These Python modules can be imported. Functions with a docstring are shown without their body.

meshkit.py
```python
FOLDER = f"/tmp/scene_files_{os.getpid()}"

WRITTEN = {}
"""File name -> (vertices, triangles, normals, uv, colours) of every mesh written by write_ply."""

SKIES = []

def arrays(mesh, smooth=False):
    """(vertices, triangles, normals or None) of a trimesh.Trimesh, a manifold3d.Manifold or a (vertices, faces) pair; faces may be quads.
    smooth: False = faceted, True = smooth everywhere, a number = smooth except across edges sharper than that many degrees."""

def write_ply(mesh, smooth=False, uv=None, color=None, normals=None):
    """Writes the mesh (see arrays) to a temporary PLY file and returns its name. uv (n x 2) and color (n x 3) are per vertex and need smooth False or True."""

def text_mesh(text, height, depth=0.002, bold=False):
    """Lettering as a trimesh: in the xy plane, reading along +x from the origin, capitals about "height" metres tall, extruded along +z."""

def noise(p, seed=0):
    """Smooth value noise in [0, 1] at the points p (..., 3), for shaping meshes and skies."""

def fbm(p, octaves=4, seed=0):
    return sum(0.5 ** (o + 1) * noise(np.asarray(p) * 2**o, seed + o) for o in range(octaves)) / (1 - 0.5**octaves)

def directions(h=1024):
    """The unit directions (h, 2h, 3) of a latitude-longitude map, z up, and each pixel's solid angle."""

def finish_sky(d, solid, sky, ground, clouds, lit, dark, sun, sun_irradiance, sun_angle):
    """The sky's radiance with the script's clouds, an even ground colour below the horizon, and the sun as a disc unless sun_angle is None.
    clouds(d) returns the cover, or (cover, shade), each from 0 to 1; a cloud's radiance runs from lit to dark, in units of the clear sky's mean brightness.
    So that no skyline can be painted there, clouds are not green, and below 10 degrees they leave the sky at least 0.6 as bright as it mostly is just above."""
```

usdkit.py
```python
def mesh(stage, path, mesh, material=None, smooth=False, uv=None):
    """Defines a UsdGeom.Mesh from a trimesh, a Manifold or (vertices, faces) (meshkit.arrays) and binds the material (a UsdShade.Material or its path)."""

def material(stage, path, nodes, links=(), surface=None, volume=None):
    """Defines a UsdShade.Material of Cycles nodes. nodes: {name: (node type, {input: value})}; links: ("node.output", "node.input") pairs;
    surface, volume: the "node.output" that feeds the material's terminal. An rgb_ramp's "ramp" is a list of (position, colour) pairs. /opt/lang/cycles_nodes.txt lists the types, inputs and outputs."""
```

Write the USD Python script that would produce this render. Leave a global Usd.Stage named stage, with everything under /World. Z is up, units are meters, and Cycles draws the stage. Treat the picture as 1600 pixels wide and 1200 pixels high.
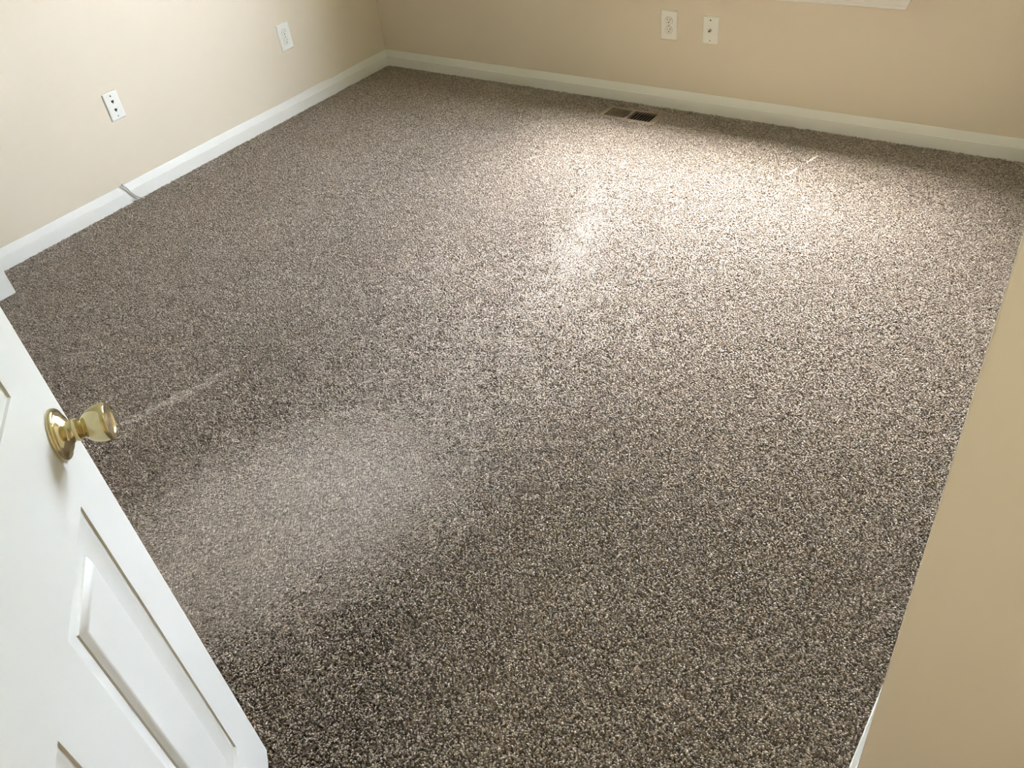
import math
import numpy as np
import trimesh
import manifold3d as m3
import usdkit
import meshkit
from pxr import Usd, UsdGeom, UsdLux, UsdShade, Gf, Sdf, Vt

stage = Usd.Stage.CreateInMemory()
UsdGeom.SetStageUpAxis(stage, UsdGeom.Tokens.z)
UsdGeom.SetStageMetersPerUnit(stage, 1.0)
UsdGeom.Xform.Define(stage, '/World')
UsdGeom.Scope.Define(stage, '/World/Looks')

# ---------------------------------------------------------------- camera
EXPOSURE = 0.07
CAM = (3.471514, -3.409015, 1.588591)
RIGHT = (0.811908, 0.573315, -0.110068)
DOWN = (0.300744, -0.572362, -0.762860)
FWD = (-0.500358, 0.586270, -0.637126)
cam = UsdGeom.Camera.Define(stage, '/World/Camera')
cam.CreateHorizontalApertureAttr(36.0)
cam.CreateVerticalApertureAttr(27.0)
cam.CreateFocalLengthAttr(36.0 * 1329.857 / 1600)
cam.CreateFStopAttr(0.0)
cam.CreateClippingRangeAttr((0.02, 1000.0))
cam.CreateExposureAttr(EXPOSURE)
cam.AddTransformOp().Set(Gf.Matrix4d(*RIGHT, 0, *[-c for c in DOWN], 0, *[-c for c in FWD], 0, *CAM, 1))

# ---------------------------------------------------------------- light: overcast sky, and the daylight that the window lets in
sky = UsdLux.DomeLight.Define(stage, '/World/Sky')
sky.CreateColorAttr((0.92, 1.0, 1.18))
sky.CreateIntensityAttr(11.5)
sun = UsdLux.DistantLight.Define(stage, '/World/HazySun')     # sun behind thin cloud
sun.CreateAngleAttr(44.0)
sun.CreateColorAttr((1.0, 0.95, 0.90))
sun.CreateIntensityAttr(29.0)
d = np.array((0.42, -1.0, -1.95)) / np.linalg.norm((0.42, -1.0, -1.95))
zax = -d
xax = np.cross((0, 1.0, 0.3), zax)
xax /= np.linalg.norm(xax)
yax = np.cross(zax, xax)
sun.AddTransformOp().Set(Gf.Matrix4d(*xax, 0, *yax, 0, *zax, 0, 0, 0, 0, 1))
hall = UsdLux.DiskLight.Define(stage, '/World/AddedHallFill')  # unseen lamp added to brighten the walls by the entry
hall.CreateRadiusAttr(0.18)
hall.CreateColorAttr((1.0, 0.98, 0.80))
hall.CreateIntensityAttr(82.0)
hall.AddTranslateOp().Set((3.5, -4.35, 2.41))

# ---------------------------------------------------------------- helpers
UP = np.array([0, 0, 1.0])
taken = {}


def path_for(name, parent):
    base = f'{parent}/{name}'
    k = taken.get(base, -1) + 1
    taken[base] = k
    return base if k == 0 else f'{base}_{k:03d}'


def data(prim, label=None, cat=None, group=None, kind=None):
    for k, v in (('label', label), ('category', cat), ('group', group), ('kind', kind)):
        if v:
            prim.SetCustomDataByKey(k, v)
    return prim


def obj(name, mesh, mat, parent=None, smooth=30, **kw):
    p = path_for(name, str(parent.GetPath()) if parent else '/World')
    m = usdkit.mesh(stage, p, mesh, mat, smooth=smooth)
    return data(m.GetPrim(), **kw)


def xf(name, loc=(0, 0, 0), matrix=None, **kw):
    x = UsdGeom.Xform.Define(stage, path_for(name, '/World'))
    if matrix is not None:
        x.AddTransformOp().Set(matrix)
    else:
        x.AddTranslateOp().Set(tuple(map(float, loc)))
    return data(x.GetPrim(), **kw)


def box(x0, x1, y0, y1, z0, z1):
    m = trimesh.creation.box((x1 - x0, y1 - y0, z1 - z0))
    m.apply_translation(((x0 + x1) / 2, (y0 + y1) / 2, (z0 + z1) / 2))
    return m


def rbox(x0, x1, y0, y1, z0, z1, r=0.001, n=8):
    """A box with rounded edges: the hull of eight balls."""
    s = m3.Manifold.sphere(r, n)
    return m3.Manifold.batch_hull([s.translate((x, y, z)) for x in (x0 + r, x1 - r) for y in (y0 + r, y1 - r) for z in (z0 + r, z1 - r)])


def mbox(x0, x1, y0, y1, z0, z1):
    return m3.Manifold.cube((x1 - x0, y1 - y0, z1 - z0)).translate((x0, y0, z0))


def cat(*ms):
    out = []
    for m in ms:
        v, f, _ = meshkit.arrays(m)
        out.append(trimesh.Trimesh(v, f, process=False))
    return trimesh.util.concatenate(out)


def cap(profile):
    """Triangles that fill a closed profile."""
    import shapely
    v, f = trimesh.creation.triangulate_polygon(shapely.Polygon(profile), engine='earcut')
    P = np.array(profile, float)
    near = np.array([int(np.argmin(np.abs(P - q).sum(1))) for q in v])
    return near[f]


def prism(profile, a, b, out, up=UP):
    """A profile of (out, up) points run straight from a to b."""
    a, b, out = np.array(a, float), np.array(b, float), np.array(out, float)
    n = len(profile)
    ring = np.array([out * p[0] + np.array(up) * p[1] for p in profile])
    v = np.vstack([a + ring, b + ring])
    f = [(i, (i + 1) % n, n + (i + 1) % n) for i in range(n)] + [(i, n + (i + 1) % n, n + i) for i in range(n)]
    tri = cap(profile)
    f += [tuple(t) for t in tri] + [tuple(t[::-1] + n) for t in tri]
    m = trimesh.Trimesh(v, np.array(f), process=False)
    m.fix_normals()
    return m


def lathe(profile, sections=48):
    """(radius, height) points turned about z."""
    return trimesh.creation.revolve(np.array(profile, float), sections=sections)


def tube(points, radius, sides=10):
    P = np.array(points, float)
    v, f = [], []
    T = np.gradient(P, axis=0)
    T /= np.linalg.norm(T, axis=1, keepdims=True)
    u = np.cross(T[0], [0.3, 0.2, 1.0])
    rad = np.broadcast_to(radius, len(P))
    for i, t in enumerate(T):
        u = u - t * (u @ t)
        u /= np.linalg.norm(u)
        w = np.cross(t, u)
        a = np.linspace(0, 2 * np.pi, sides, endpoint=False)
        v.append(P[i] + rad[i] * (np.outer(np.cos(a), u) + np.outer(np.sin(a), w)))
    for i in range(len(P) - 1):
        for k in range(sides):
            a, b = i * sides + k, i * sides + (k + 1) % sides
            f += [(a, b, b + sides), (a, b + sides, a + sides)]
    v += [P[:1], P[-1:]]
    n = len(P) * sides
    for k in range(sides):
        f += [(n, (k + 1) % sides, k), (n + 1, n - sides + k, n - sides + (k + 1) % sides)]
    return trimesh.Trimesh(np.vstack(v), np.array(f), process=False)


def spline(pts, n=40):
    from scipy.interpolate import CubicSpline
    pts = np.array(pts, float)
    t = np.r_[0, np.cumsum(np.linalg.norm(np.diff(pts, axis=0), axis=1))]
    return CubicSpline(t, pts)(np.linspace(0, t[-1], n))


# ---------------------------------------------------------------- materials
def look(name, color, rough=0.5, bump=None, **kw):
    nodes = {'p': ('principled_bsdf', {'base_color': color, 'roughness': rough, **kw})}
    links = []
    if bump:
        scale, strength, dist = bump
        nodes['g'] = ('geometry', {})
        nodes['n'] = ('noise_texture', {'scale': scale, 'detail': 3.0})
        nodes['b'] = ('bump', {'strength': strength, 'distance': dist})
        links = [('g.position', 'n.vector'), ('n.fac', 'b.height'), ('b.normal', 'p.normal')]
    return usdkit.material(stage, '/World/Looks/' + name, nodes, links, surface='p.BSDF')


M = {
    'wall': look('wall_paint', (0.75, 0.655, 0.525), 0.75, (260, 0.25, 0.001)),
    'ceiling': look('ceiling_paint', (0.92, 0.91, 0.88), 0.9),
    'trim': look('trim_paint', (0.85, 0.83, 0.785), 0.32, (30, 0.06, 0.002)),
    'door': look('door_paint', (0.80, 0.80, 0.765), 0.36, (45, 0.05, 0.002)),
    'plate': look('plate_plastic', (0.87, 0.85, 0.79), 0.3),
    'dark': look('dark_slot', (0.012, 0.011, 0.010), 0.6),
    'slot': look('slot_grey', (0.07, 0.06, 0.05), 0.6),
    'screw': look('screw_steel', (0.45, 0.43, 0.39), 0.35, metallic=1.0),
    'painted_screw': look('painted_screw', (0.62, 0.58, 0.50), 0.4),
    'brass': look('polished_brass', (0.74, 0.66, 0.42), 0.13, metallic=1.0),
    'register': look('register_enamel', (0.22, 0.165, 0.118), 0.55),
    'duct': look('duct_metal', (0.02, 0.017, 0.014), 0.8),
    'cable': look('cable_jacket', (0.56, 0.55, 0.52), 0.35),
    'backing': look('carpet_backing', (0.085, 0.062, 0.043), 0.95),  # kept dark to put shade between the tufts
    'sunlit_yarn': look('sunlit_yarn', (0.78, 0.70, 0.64), 0.6),  # tufts coloured as if slivers of sun fell on them
    'lawn': look('lawn_grass', (0.10, 0.13, 0.045), 0.95),
    'slab': look('subfloor', (0.35, 0.27, 0.18), 0.9),
}
M['glass'] = usdkit.material(stage, '/World/Looks/window_glass', {
    't': ('transparent_bsdf', {'color': (0.97, 0.98, 0.97)}), 'g': ('glossy_bsdf', {'color': (1, 1, 1), 'roughness': 0.0}),
    'm': ('mix_closure', {'fac': 0.05})}, [('t.BSDF', 'm.closure1'), ('g.BSDF', 'm.closure2')], surface='m.closure')
M['pile'] = usdkit.material(stage, '/World/Looks/carpet_yarn', {
    'g': ('geometry', {}),
    'v': ('voronoi_texture', {'dimensions': '2D', 'scale': 195.0}),
    's': ('separate_color', {}),
    'r': ('rgb_ramp', {'ramp': [(0.0, (0.080, 0.056, 0.037)), (0.2, (0.160, 0.118, 0.082)), (0.6, (0.245, 0.187, 0.136)), (0.88, (0.345, 0.275, 0.212)), (1.0, (0.50, 0.42, 0.34))]}),
    'p': ('principled_bsdf', {'roughness': 0.4, 'sheen_weight': 0.3, 'sheen_roughness': 0.4, 'specular_ior_level': 0.9})},
    [('g.position', 'v.vector'), ('v.color', 's.color'), ('s.r', 'r.fac'), ('r.color', 'p.base_color')], surface='p.BSDF')

# ---------------------------------------------------------------- room shell
W, YR, YF, H = 3.4193, -2.595, -3.57, 2.44       # room width, the entry return, the front wall, ceiling height
WX0, WX1, WZ0, WZ1 = 1.31, 2.69, 0.60, 2.06     # window opening
DX0, DX1, DZ = 3.06, 3.84, 2.05                 # doorway opening in the front wall
XE = 3.98                                       # entry wall
S = dict(kind='structure')
VX0, VX1, VY0, VY1 = 1.488, 1.742, -0.193, -0.091   # register duct hole

hole = mbox(VX0, VX1, VY0, VY1, -0.5, 0.1)
obj('floor', mbox(-0.12, 5.1, -5.2, 0.14, -0.16, -0.008) - hole, M['slab'], label='plain subfloor slab below the brown carpet', **S)
obj('ceiling', box(-0.12, 5.1, -5.2, 0.14, H, H + 0.1), M['ceiling'], label='white ceiling above the room', **S)
obj('wall_left', box(-0.12, 0, -5.2, 0.14, -0.008, H), M['wall'], label='cream painted wall with the telephone plate and a duplex outlet', **S)
back = mbox(0, 5.1, 0, 0.14, -0.008, H) - mbox(WX0, WX1, -0.1, 0.3, WZ0, WZ1)
obj('wall_back', back, M['wall'], label='beige painted wall below the window with an outlet and a cable jack', **S)
right = rbox(W, XE + 0.12, YR, YR + 0.12, 0.022, H, 0.004) + rbox(W, W + 0.12, YR, 0.02, 0.022, H, 0.004)
obj('wall_right', right, M['wall'], label='tan painted outside wall corner close to the viewer', **S)
obj('wall_entry', box(XE, XE + 0.12, YF - 0.12, YR, -0.008, H), M['wall'], label='cream wall of the entry nook', **S)
front = mbox(0, XE + 0.12, YF - 0.12, YF, -0.008, H) - mbox(DX0, DX1, YF - 0.3, YF + 0.1, -0.1, DZ)
obj('wall_front', front, M['wall'], label='cream wall with the doorway to the hall', **S)
closet = mbox(0, 1.12, -3.27, -3.18, -0.008, H) + mbox(1.03, 1.12, YF, -3.18, -0.008, H) - mbox(0.205, 0.985, -3.4, -3.1, -0.1, DZ)
obj('wall_closet', closet, M['wall'], label='cream closet wall behind the narrow white door', **S)
hallw = mbox(2.1, 2.2, -5.2, YF - 0.12, -0.008, H) + mbox(2.1, 5.1, -5.2, -5.1, -0.008, H) + mbox(4.9, 5.1, -5.2, YF - 0.12, -0.008, H) + mbox(XE, 5.1, YF - 0.12, YF, -0.008, H)
obj('wall_hall', hallw, M['wall'], label='cream walls of the hall outside the doorway', **S)

obj('ground', box(-30, 34, 0.16, 50, -0.75, -0.60), M['lawn'], label='lawn outside the window', **S)

# baseboards: flat face, sloped moulded top
BH = 0.0832
BASE = [(0, -0.006), (0.0134, -0.006), (0.0134, 0.0480), (0.0127, 0.0510), (0.0110, 0.0525), (0.0106, 0.0550), (0.0076, 0.0660), (0.0045, 0.0760), (0.0036, 0.0810), (0.0025, BH), (0, BH)]


def miter_run(pts, closed_out, name, label, side=1):
    """A baseboard along the polyline pts (wall line), mitred at its corners; the room lies to the left (side 1) or right (-1)."""
    P = np.array(pts, float)
    D = np.diff(P, axis=0)
    D /= np.linalg.norm(D, axis=1, keepdims=True)
    N = side * np.c_[-D[:, 1], D[:, 0]]
    rings = []
    for i in range(len(P)):
        if i == 0:
            o = N[0]
        elif i == len(P) - 1:
            o = N[-1]
        else:
            o = (N[i - 1] + N[i]) / (1 + N[i - 1] @ N[i])
        rings.append([[P[i, 0] + o[0] * u, P[i, 1] + o[1] * u, z] for u, z in BASE])
    v = np.array(rings).reshape(-1, 3)
    n, f = len(BASE), []
    for i in range(len(P) - 1):
        for k in range(n):
            a, b = i * n + k, i * n + (k + 1) % n
            f += [(a, b, b + n), (a, b + n, a + n)]
    tri = cap(BASE)
    f += [tuple(t) for t in tri] + [tuple(t[::-1] + (len(P) - 1) * n) for t in tri]
    m = trimesh.Trimesh(v, np.array(f), process=False)
    m.fix_normals()
    return obj(name, m, M['trim'], smooth=25, label=label, **S)


miter_run([(0, 0), (0, -3.18)], None, 'baseboard_left', 'white moulded baseboard under the telephone plate', 1)
miter_run([(W, 0), (0, 0)], None, 'baseboard_back', 'white moulded baseboard behind the floor register', 1)
miter_run([(XE, YR), (W, YR), (W, 0)], None, 'baseboard_right', 'white baseboard around the tan wall corner', 1)
miter_run([(1.12, -3.18), (1.12, YF), (DX0 - 0.07, YF)], None, 'baseboard_front', 'white baseboard beside the doorway', 1)

# doorway casing
for nm, bx in (('trim_1', rbox(DX0 - 0.065, DX0, YF, YF + 0.017, -0.006, DZ + 0.065, 0.003)), ('trim_2', rbox(DX1, DX1 + 0.065, YF, YF + 0.017, -0.006, DZ + 0.065, 0.003)),
               ('trim_3', rbox(DX0, DX1, YF, YF + 0.017, DZ, DZ + 0.065, 0.003))):
    obj(nm, bx, M['trim'], label='white casing around the doorway to the hall', **S)

# ---------------------------------------------------------------- window in the back wall
win = xf('window_1', (2.0, 0, 0), label='white window trim at the top edge above the beige wall', **S)
ox = -2.0


def wob(name, mesh, mat='trim', **kw):
    v, f, _ = meshkit.arrays(mesh)
    return obj(name, trimesh.Trimesh(v + [ox, 0, 0], f, process=False), M[mat], win, **kw)


# apron: moulded board below the stool, its ends cut back on a slant
ap = [(0, 0.5005), (-0.010, 0.5005), (-0.0125, 0.5035), (-0.0125, 0.512), (-0.0145, 0.515), (-0.0165, 0.520), (-0.0165, 0.570), (0, 0.570)]
av = np.array([[s * (0.679 + (z - 0.5) * 0.36) + 2.0, y, z] for s in (-1, 1) for y, z in ap])
n = len(ap)
af = [(i, (i + 1) % n, n + (i + 1) % n) for i in range(n)] + [(i, n + (i + 1) % n, n + i) for i in range(n)]
tri = cap(ap)
am = trimesh.Trimesh(av, np.array(af + [tuple(t) for t in tri] + [tuple(t[::-1] + n) for t in tri]), process=False)
am.fix_normals()
wob('apron', am)
wob('stool', rbox(WX0 - 0.075, WX1 + 0.075, -0.045, 0.10, 0.570, WZ0, 0.005))
for x0, x1 in ((WX0 - 0.065, WX0), (WX1, WX1 + 0.065)):
    wob('casing', rbox(x0, x1, -0.017, 0, WZ0, WZ1 + 0.065, 0.003))
wob('head_casing', rbox(WX0, WX1, -0.017, 0, WZ1, WZ1 + 0.065, 0.003))
wob('mullion', rbox(1.965, 2.035, 0.006, 0.10, WZ0, WZ1, 0.003))
zm = (WZ0 + WZ1) / 2
for a, b in ((WX0, 1.965), (2.035, WX1)):
    for z0, z1, y0 in ((WZ0, zm + 0.02, 0.045), (zm - 0.02, WZ1, 0.075)):
        fr = mbox(a, b, y0, y0 + 0.028, z0, z1) - mbox(a + 0.04, b - 0.04, y0 - 0.1, y0 + 0.1, z0 + 0.045, z1 - 0.04)
        wob('sash', fr)
        wob('pane', box(a + 0.04, b - 0.04, y0 + 0.012, y0 + 0.016, z0 + 0.045, z1 - 0.04), 'glass')

# ---------------------------------------------------------------- six-panel doors
DW, DH, DT = 0.765, 2.03, 0.035
cols = ((0.112, 0.323), (0.442, 0.653))
rows = ((0.219, 0.835), (1.018, 1.62), (1.735, 1.915))
# from the face inwards: (inset from the panel's edge, depth below the face)
STICK = [(0.0, 0.0), (0.0012, -0.0028), (0.0050, -0.0033), (0.0075, -0.0044), (0.0100, -0.0056), (0.0260, -0.0112), (0.0420, -0.0118), (0.0435, -0.0096), (0.0450, -0.0086), (0.0500, -0.0046), (0.0525, -0.0034), (0.0550, -0.0030)]


def panel_mesh(x0, x1, z0, z1):
    """One moulded raised panel on both faces; local x from the latch edge, y out of the face, z from the door's bottom."""
    ms = []
    for sgn in (1, -1):
        v, f = [], []
        for ins, dep in STICK:
            y = sgn * dep if sgn > 0 else -DT - dep
            v += [(x0 + ins, y, z0 + ins), (x1 - ins, y, z0 + ins), (x1 - ins, y, z1 - ins), (x0 + ins, y, z1 - ins)]
        for i in range(len(STICK) - 1):
            for k in range(4):
                a, b = 4 * i + k, 4 * i + (k + 1) % 4
                q = (a, b, b + 4, a + 4)
                f += [q[:3], (q[0], q[2], q[3])]
        e = 4 * (len(STICK) - 1)
        f += [(e, e + 1, e + 2), (e, e + 2, e + 3)]
        f = np.array(f)
        m = trimesh.Trimesh(np.array(v), f, process=False)
        if m.face_normals[-1][1] * sgn < 0:
            m = trimesh.Trimesh(np.array(v), f[:, ::-1], process=False)
        ms.append(m)
    return trimesh.util.concatenate(ms)


leaf = rbox(0, DW, -DT, 0, 0, DH, 0.0018)
for c in cols:
    for r in rows:
        leaf = leaf - mbox(c[0], c[1], -DT - 0.01, 0.01, r[0], r[1])
ROSE = [(0.0, 0.0), (0.0340, 0.0), (0.0345, 0.0015), (0.0342, 0.0040), (0.0328, 0.0060), (0.0305, 0.0068), (0.0285, 0.0072), (0.0272, 0.0088), (0.0235, 0.0115), (0.0185, 0.0138), (0.0155, 0.0160), (0.0138, 0.0190), (0.0132, 0.0225), (0.0, 0.0225)]
NECK = [(0.0, 0.021), (0.0118, 0.021), (0.0146, 0.0225), (0.0150, 0.0250), (0.0146, 0.0270), (0.0118, 0.0282), (0.0, 0.0282)]
KNOB = [(0.0, 0.0275), (0.0112, 0.0275), (0.0118, 0.0300), (0.0138, 0.0328), (0.0172, 0.0362), (0.0204, 0.0405), (0.0227, 0.0455), (0.0240, 0.0505), (0.0247, 0.0550), (0.0249, 0.0580), (0.0246, 0.0610), (0.0236, 0.0634),
        (0.0218, 0.0648), (0.0196, 0.0648), (0.0178, 0.0634), (0.0165, 0.0622), (0.0120, 0.0622), (0.0085, 0.0628), (0.0060, 0.0636), (0.0, 0.0640)]


def smooth_profile(p, n=4):
    p = np.array(p, float)
    out = [p[0]]
    for i in range(len(p) - 1):
        out += [p[i] + (p[i + 1] - p[i]) * t for t in (0.12, 0.88)] if n else []
    return np.vstack([out, p[-1]])


def on_face(mesh, x, z, front=True):
    """A lathe about z set on the door's face with its axis out of the face."""
    m = mesh.copy()
    m.apply_transform(trimesh.transformations.rotation_matrix(-math.pi / 2 if front else math.pi / 2, (1, 0, 0)))
    m.apply_translation((x, 0 if front else -DT, z))
    return m


def make_door(name, label, origin, along, out, knob_label, back_knob=True):
    a, o = np.array(along, float), np.array(out, float)
    mat = Gf.Matrix4d(a[0], a[1], 0, 0, o[0], o[1], 0, 0, 0, 0, 1, 0, *map(float, origin), 1)
    d = xf(name, matrix=mat, label=label, kind='structure')

    def put(nm, m, material, sm=30, **kw):
        v, f, _ = meshkit.arrays(m)
        return obj(nm, trimesh.Trimesh(v, f, process=False), material, d, smooth=sm, **kw)
    put('leaf', leaf, M['door'])
    for r in rows:
        for c in cols:
            put('panel', panel_mesh(*c, *r), M['door'], 20)
    for front in ((True, False) if back_knob else (True,)):
        k = d
        put('rose', on_face(lathe(ROSE, 64), 0.058, 0.912, front), M['brass'], 40, label='round brass rose plate behind the knob')
        put('collar', on_face(lathe(NECK, 48), 0.058, 0.912, front), M['brass'], 40)
        put('knob', on_face(lathe(KNOB, 64), 0.058, 0.912, front), M['brass'], 50, label='tulip-shaped polished brass door knob')
    put('latch_plate', rbox(-0.0008, 0.001, -0.029, -0.006, 0.884, 0.940, 0.0004), M['brass'])
    return d


az = 2.50537
dd = np.array([math.cos(az), math.sin(az)])          # along the leaf, towards the latch edge
nn = np.array([dd[1], -dd[0]])                        # out of the face that is seen
B1 = (2.4489, -3.1128)
make_door('door_1', 'open white six-panel door with a brass knob at the lower left', (*B1, 0.0115), -dd, nn, '')
make_door('door_2', 'narrow corner of another white door at the left edge of the photo', (0.249, -2.4035, 0.0150), (0, -1), (1, 0), '')

# ---------------------------------------------------------------- wall plates
def plate_frame(u, into, pos):
    return Gf.Matrix4d(*u, 0, *into, 0, 0, 0, 1, 0, *pos, 1)


LEFT, BACK = ((0, 1, 0), (-1, 0, 0)), ((1, 0, 0), (0, 1, 0))


def plate_body(w, h, d=0.0055, ins=0.0035):
    s = m3.Manifold.sphere(0.0012, 12)
    front = [s.translate((sx * (w / 2 - ins - .0012), -d + .0012, sz * (h / 2 - ins - .0012))) for sx in (-1, 1) for sz in (-1, 1)]
    c = m3.Manifold.cylinder(0.0016, 0.0015, 0.0015, 12).rotate((90, 0, 0))
    rear = [c.translate((sx * (w / 2 - .0015), 0, sz * (h / 2 - .0015))) for sx in (-1, 1) for sz in (-1, 1)]
    return m3.Manifold.batch_hull(front + rear)


def cyl(r, y0, y1, x=0, z=0, n=24, r2=None):
    """A round bar along y."""
    return m3.Manifold.cylinder(y1 - y0, r2 if r2 is not None else r, r, n).rotate((90, 0, 0)).translate((x, y1, z))


def screw(parent, z, y, mat, r=0.0033, slot_turn=0):
    s = obj('screw', cyl(r, y - 0.0009, y + 0.003, 0, z, 20) - mbox(-0.006, 0.006, y - 0.002, y - 0.0002, -0.0005, 0.0005).rotate((0, slot_turn, 0)).translate((0, 0, z)), mat, parent)
    return s


def duplex(label, frame, pos, w=0.079, h=0.124):
    d = 0.0055
    t = xf('duplex_outlet', matrix=plate_frame(*frame, pos), label=label, cat='power outlet', group=None)

    def face(g):
        return cyl(0.0172 + g, -0.02, 0.02, n=48) ^ mbox(-0.03, 0.03, -0.03, 0.03, -0.0143 - g, 0.0143 + g)
    body = plate_body(w, h, d)
    for s in (-1, 1):
        body = body - face(0.0011).translate((0, 0, s * 0.0195))
    body = body - cyl(0.0036, -0.02, -0.0035)
    obj('plate', body, M['plate'], t)
    for s in (1, -1):
        z = s * 0.0195
        f = (face(0) ^ mbox(-1, 1, -d - 0.0008, -0.0005, -1, 1)).translate((0, 0, z))
        sl = [mbox(-0.0078, -0.0050, -0.02, -0.0015, z + 0.0005, z + 0.0082), mbox(0.0047, 0.0080, -0.02, -0.0015, z - 0.0002, z + 0.0088)]
        gh = cyl(0.0030, -0.02, -0.0015, 0, z - 0.0068) + mbox(-0.0030, 0.0030, -0.02, -0.0015, z - 0.0068, z - 0.0046)
        f = f - sl[0] - sl[1] - gh
        r = obj('receptacle', f, M['plate'], t)
        obj('slot', mbox(-0.0078, -0.0050, -0.0030, -0.0015, z + 0.0005, z + 0.0082), M['slot'], r)
        obj('slot', mbox(0.0047, 0.0080, -0.0030, -0.0015, z - 0.0002, z + 0.0088), M['dark'], r)
        obj('ground_hole', gh ^ mbox(-1, 1, -0.0032, -0.0015, -1, 1), M['dark'], r)
    screw(t, 0, -d, M['painted_screw'], 0.0031, 40)
    return t


duplex('white duplex power outlet on the left wall, near the room corner', LEFT, (0, -0.6537, 0.3639))
duplex('ivory duplex power outlet on the window wall, beside the cable jack', BACK, (1.7293, 0, 0.3628))

t = xf('phone_jack', matrix=plate_frame(*LEFT, (0, -1.6179, 0.3956)), label='white wall plate with two dark telephone sockets on the left wall', cat='phone jack')
body = plate_body(0.070, 0.1143)
holes = []
for z in (0.0185, -0.0165):
    h = mbox(-0.0056, 0.0056, -0.02, -0.0012, z - 0.003, z + 0.0058) + mbox(-0.0034, 0.0034, -0.02, -0.0012, z - 0.0055, z) + mbox(-0.0018, 0.0018, -0.02, -0.0012, z - 0.0075, z)
    holes.append((h, z))
    body = body - h
obj('plate', body, M['plate'], t)
for h, z in holes:
    obj('socket', h ^ mbox(-1, 1, -0.0038, -0.0012, -1, 1), M['dark'], t)
screw(t, 0.0420, -0.0055, M['slot'], 0.0030, 80)
screw(t, -0.0415, -0.0055, M['screw'], 0.0030, 20)

t = xf('cable_jack', matrix=plate_frame(*BACK, (1.9211, 0, 0.3586)), label='white wall plate with a silver coaxial connector in its middle', cat='cable jack')
obj('plate', plate_body(0.070, 0.1143), M['plate'], t)
hexnut = cyl(0.0068, -0.0085, -0.0050, n=6)
conn = obj('connector', cat(hexnut, cyl(0.0047, -0.0170, -0.0080, n=24) - cyl(0.0034, -0.03, -0.0120, n=20)), M['screw'], t, label='silver threaded coaxial connector')
obj('centre_hole', cyl(0.0034, -0.0140, -0.0120, n=20), M['dark'], conn)
screw(t, 0.0415, -0.0055, M['slot'], 0.0030, 10)
screw(t, -0.0415, -0.0055, M['screw'], 0.0030, 70)

# ---------------------------------------------------------------- floor register
g = xf('floor_register', (1.612, -0.139, 0), label='brown metal floor vent with two banks of louvres, set in the carpet', cat='floor vent')
fx0, fx1, fy0, fy1 = -0.143, 0.143, -0.062, 0.062
s = m3.Manifold.sphere(0.0010, 8)
lo = [mbox(fx0, fx1, fy0, fy1, -0.006, -0.001)]
rim = m3.Manifold.batch_hull([mbox(fx0, fx1, fy0, fy1, -0.004, 0.0005)] + [s.translate((x, y, 0.0042)) for x in (fx0 + 0.009, fx1 - 0.009) for y in (fy0 + 0.009, fy1 - 0.009)])
banks = ((-0.115, -0.0105), (0.0045, 0.117))
by0, by1 = -0.0495, 0.0360
frame = rim
for a, b in banks:
    frame = frame - mbox(a, b, by0, by1, -0.05, 0.05)
obj('frame', frame, M['register'], g, 20)
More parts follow.
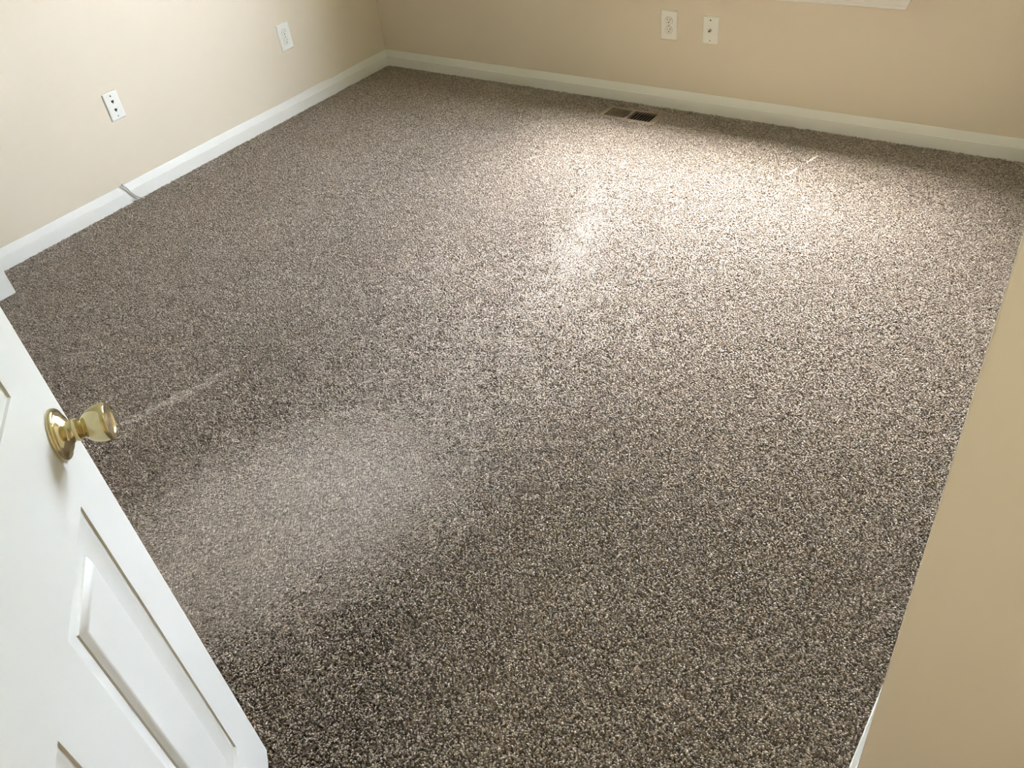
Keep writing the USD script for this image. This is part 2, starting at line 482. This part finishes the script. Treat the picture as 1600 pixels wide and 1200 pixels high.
for (a, b), lean in zip(banks, (-33, 42)):
    nsl = 9 if lean < 0 else 8
    for k in range(nsl):
        x = a + (b - a) * (k + 0.62 if lean < 0 else k + 0.5) / nsl
        sl = (mbox(-0.0006, 0.0006, by0, by1, -0.0027, 0.0027) if lean < 0 else mbox(-0.0009, 0.0009, by0, by1, -0.0055, 0.0050)).rotate((0, lean, 0)).translate((x, 0, -0.0015))
        obj('slat', sl, M['register'], g)
duct = mbox(VX0 - 1.612, VX1 - 1.612, VY0 + 0.139, VY1 + 0.139, -0.13, -0.006) - mbox(VX0 - 1.612 + .002, VX1 - 1.612 - .002, VY0 + .141, VY1 + .137, -0.125, 0.05)
obj('duct', duct, M['duct'], g, label='dark duct below the louvres')

# ---------------------------------------------------------------- cable end at the left baseboard
c = xf('cable_stub', (0.0, -1.70, 0), label='thin pale cable hanging over the left baseboard down into the carpet', cat='cable')
path = spline([(0.004, -0.0215, 0.0840), (0.0080, -0.0265, 0.0895), (0.0130, -0.0290, 0.0868), (0.0155, -0.0240, 0.0790), (0.0200, -0.0120, 0.0520), (0.0225, 0.0040, 0.0260), (0.0260, 0.0180, 0.0110), (0.0300, 0.0320, 0.0010), (0.0340, 0.0380, -0.0060)], 48)
obj('jacket', tube(path, 0.0031, 12), M['cable'], c, smooth=50)
wire = spline([(0.0150, -0.0240, 0.0140), (0.0160, -0.0170, 0.0075), (0.0180, -0.0100, 0.0035)], 12)
obj('stray_wire', tube(wire, 0.0006, 6), M['cable'], c, smooth=50)
obj('wire_tip', tube(spline([(0.0170, -0.0130, 0.0048), (0.0185, -0.0095, 0.0030), (0.0215, -0.0040, 0.0020)], 8), 0.0022, 8), M['dark'], c, smooth=50, label='black stub end of the stray wire')

# ---------------------------------------------------------------- carpet: backing and the cut pile, tuft by tuft
carpet = xf('carpet', label='brown speckled wall-to-wall cut-pile carpet over the whole floor', cat='carpet', kind='stuff')
ROOT, TIP = -0.0072, 0.0012
b = mbox(0, W, YF, 0, -0.0079, ROOT) + mbox(W - 0.01, XE, YF, YR, -0.0079, ROOT) + mbox(DX0, DX1, YF - 0.12, YF + 0.01, -0.0079, ROOT)
obj('backing', b - hole, M['backing'], carpet, None)
rng = np.random.default_rng(7)
step = 0.0050
gx, gy = np.meshgrid(np.arange(0.010, XE, step), np.arange(YF - 0.03, -0.010, step * 0.88))
gx[1::2] += step / 2
X = np.c_[gx.ravel(), gy.ravel()]
X += rng.normal(0, 0.0010, X.shape)
keep = ((X[:, 0] < W - 0.0125) | (X[:, 1] < YR - 0.0125)) & (X[:, 0] < XE - 0.004) & ((X[:, 1] > YF) | ((X[:, 0] > DX0) & (X[:, 0] < DX1)))
keep &= ~((X[:, 0] > 1.612 + fx0 - 0.001) & (X[:, 0] < 1.612 + fx1 + 0.001) & (X[:, 1] > -0.139 + fy0 - 0.001) & (X[:, 1] < -0.139 + fy1 + 0.001))
keep &= ~((X[:, 0] < 1.12) & (X[:, 1] < -3.18))
X = X[keep]
X = X[rng.permutation(len(X))]
N = len(X)
P3 = np.c_[X, np.zeros(N)]


def vnoise(freq, seed):
    return meshkit.fbm(P3 * freq, 3, seed) * 2 - 1


# the way the nap lies: every tuft its own way, soft patches that stand in for pooled light, and vacuum streaks
ang = rng.uniform(0, 2 * np.pi, N)
lean = np.c_[np.cos(ang), np.sin(ang)] * rng.uniform(0.35, 1.15, N)[:, None]
lean += np.c_[vnoise(38.0, 23), vnoise(38.0, 37)] * 0.8
nap = 0.35 * vnoise(2.6, 3)


def patch(cx, cy, rx, ry, turn, amount, soft=1.0):
    """A soft oval where the nap leans another way."""
    c, s_ = math.cos(math.radians(turn)), math.sin(math.radians(turn))
    u, w = X[:, 0] - cx, X[:, 1] - cy
    return amount / (1 + np.exp((np.hypot((c * u + s_ * w) / rx, (-s_ * u + c * w) / ry) - 1) * 5 / soft))


light_patch = patch(2.01, -2.66, 0.38, 0.26, 62, 1.0, 1.4)  # tufts laid flat here to imitate a pool of cool window light
light_band = patch(1.97, -1.14, 0.08, 0.27, 22, 1.0, 2.0)  # likewise shaped for the bright strip of light before the window
nap = nap * 1.3 * (1 - light_patch) + 1.3 * light_band + patch(2.05, -1.85, 0.30, 0.70, 0, 1.0, 3.0)
nap += patch(1.33, -2.50, 0.016, 0.16, -16, 2.4, 1.5) + patch(1.66, -2.20, 0.012, 0.20, 28, 0.5, 1.5)
lean *= (1 - 0.75 * light_patch)[:, None]
lean += nap[:, None] * np.array([0.25, -0.97]) + 2.6 * light_patch[:, None] * np.array([0.08, -1.0])
h = (TIP - ROOT) * (1 + (rng.normal(0, 0.10, N) + 0.32 * vnoise(75.0, 5)) * (1 - 0.7 * light_patch))
reach = lean * 0.0046
z0 = np.full(N, ROOT - 0.0004)
pts = np.stack([np.c_[X - 0.15 * reach, z0], np.c_[X, ROOT + 0.50 * h], np.c_[X + 0.45 * reach, ROOT + 0.86 * h], np.c_[X + 1.05 * reach, ROOT + h - 0.0022 * np.minimum(np.hypot(*lean.T), 1.6)]], 1)
rad = rng.uniform(0.85, 1.15, N)[:, None] * np.array([0.0021, 0.0024, 0.0024, 0.0015])
# two short sunlight slivers near the window wall, put into the tuft colour
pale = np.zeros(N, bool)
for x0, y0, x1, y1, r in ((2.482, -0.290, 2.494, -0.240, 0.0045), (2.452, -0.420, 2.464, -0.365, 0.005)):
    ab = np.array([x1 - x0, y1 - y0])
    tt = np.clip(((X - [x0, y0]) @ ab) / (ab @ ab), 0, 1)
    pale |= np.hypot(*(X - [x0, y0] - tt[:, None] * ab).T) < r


def pile_curves(name, pick, mat, **kw):
    n = int(pick.sum())
    cv = UsdGeom.BasisCurves.Define(stage, path_for(name, '/World/carpet'))
    cv.CreateTypeAttr('linear')
    cv.CreateCurveVertexCountsAttr(Vt.IntArray.FromNumpy(np.full(n, 4, np.int32)))
    cv.CreatePointsAttr(Vt.Vec3fArray.FromNumpy(pts[pick].reshape(-1, 3).astype(np.float32)))
    cv.CreateWidthsAttr(Vt.FloatArray.FromNumpy((2 * rad[pick]).ravel().astype(np.float32)))
    cv.SetWidthsInterpolation('vertex')
    UsdShade.MaterialBindingAPI.Apply(cv.GetPrim()).Bind(M[mat])
    data(cv.GetPrim(), kind='stuff', **kw)


pile_curves('pile', ~pale, 'pile')
pile_curves('sun_sliver', pale, 'sunlit_yarn', label='two short slivers of sunlight coloured into the carpet tufts below the window')
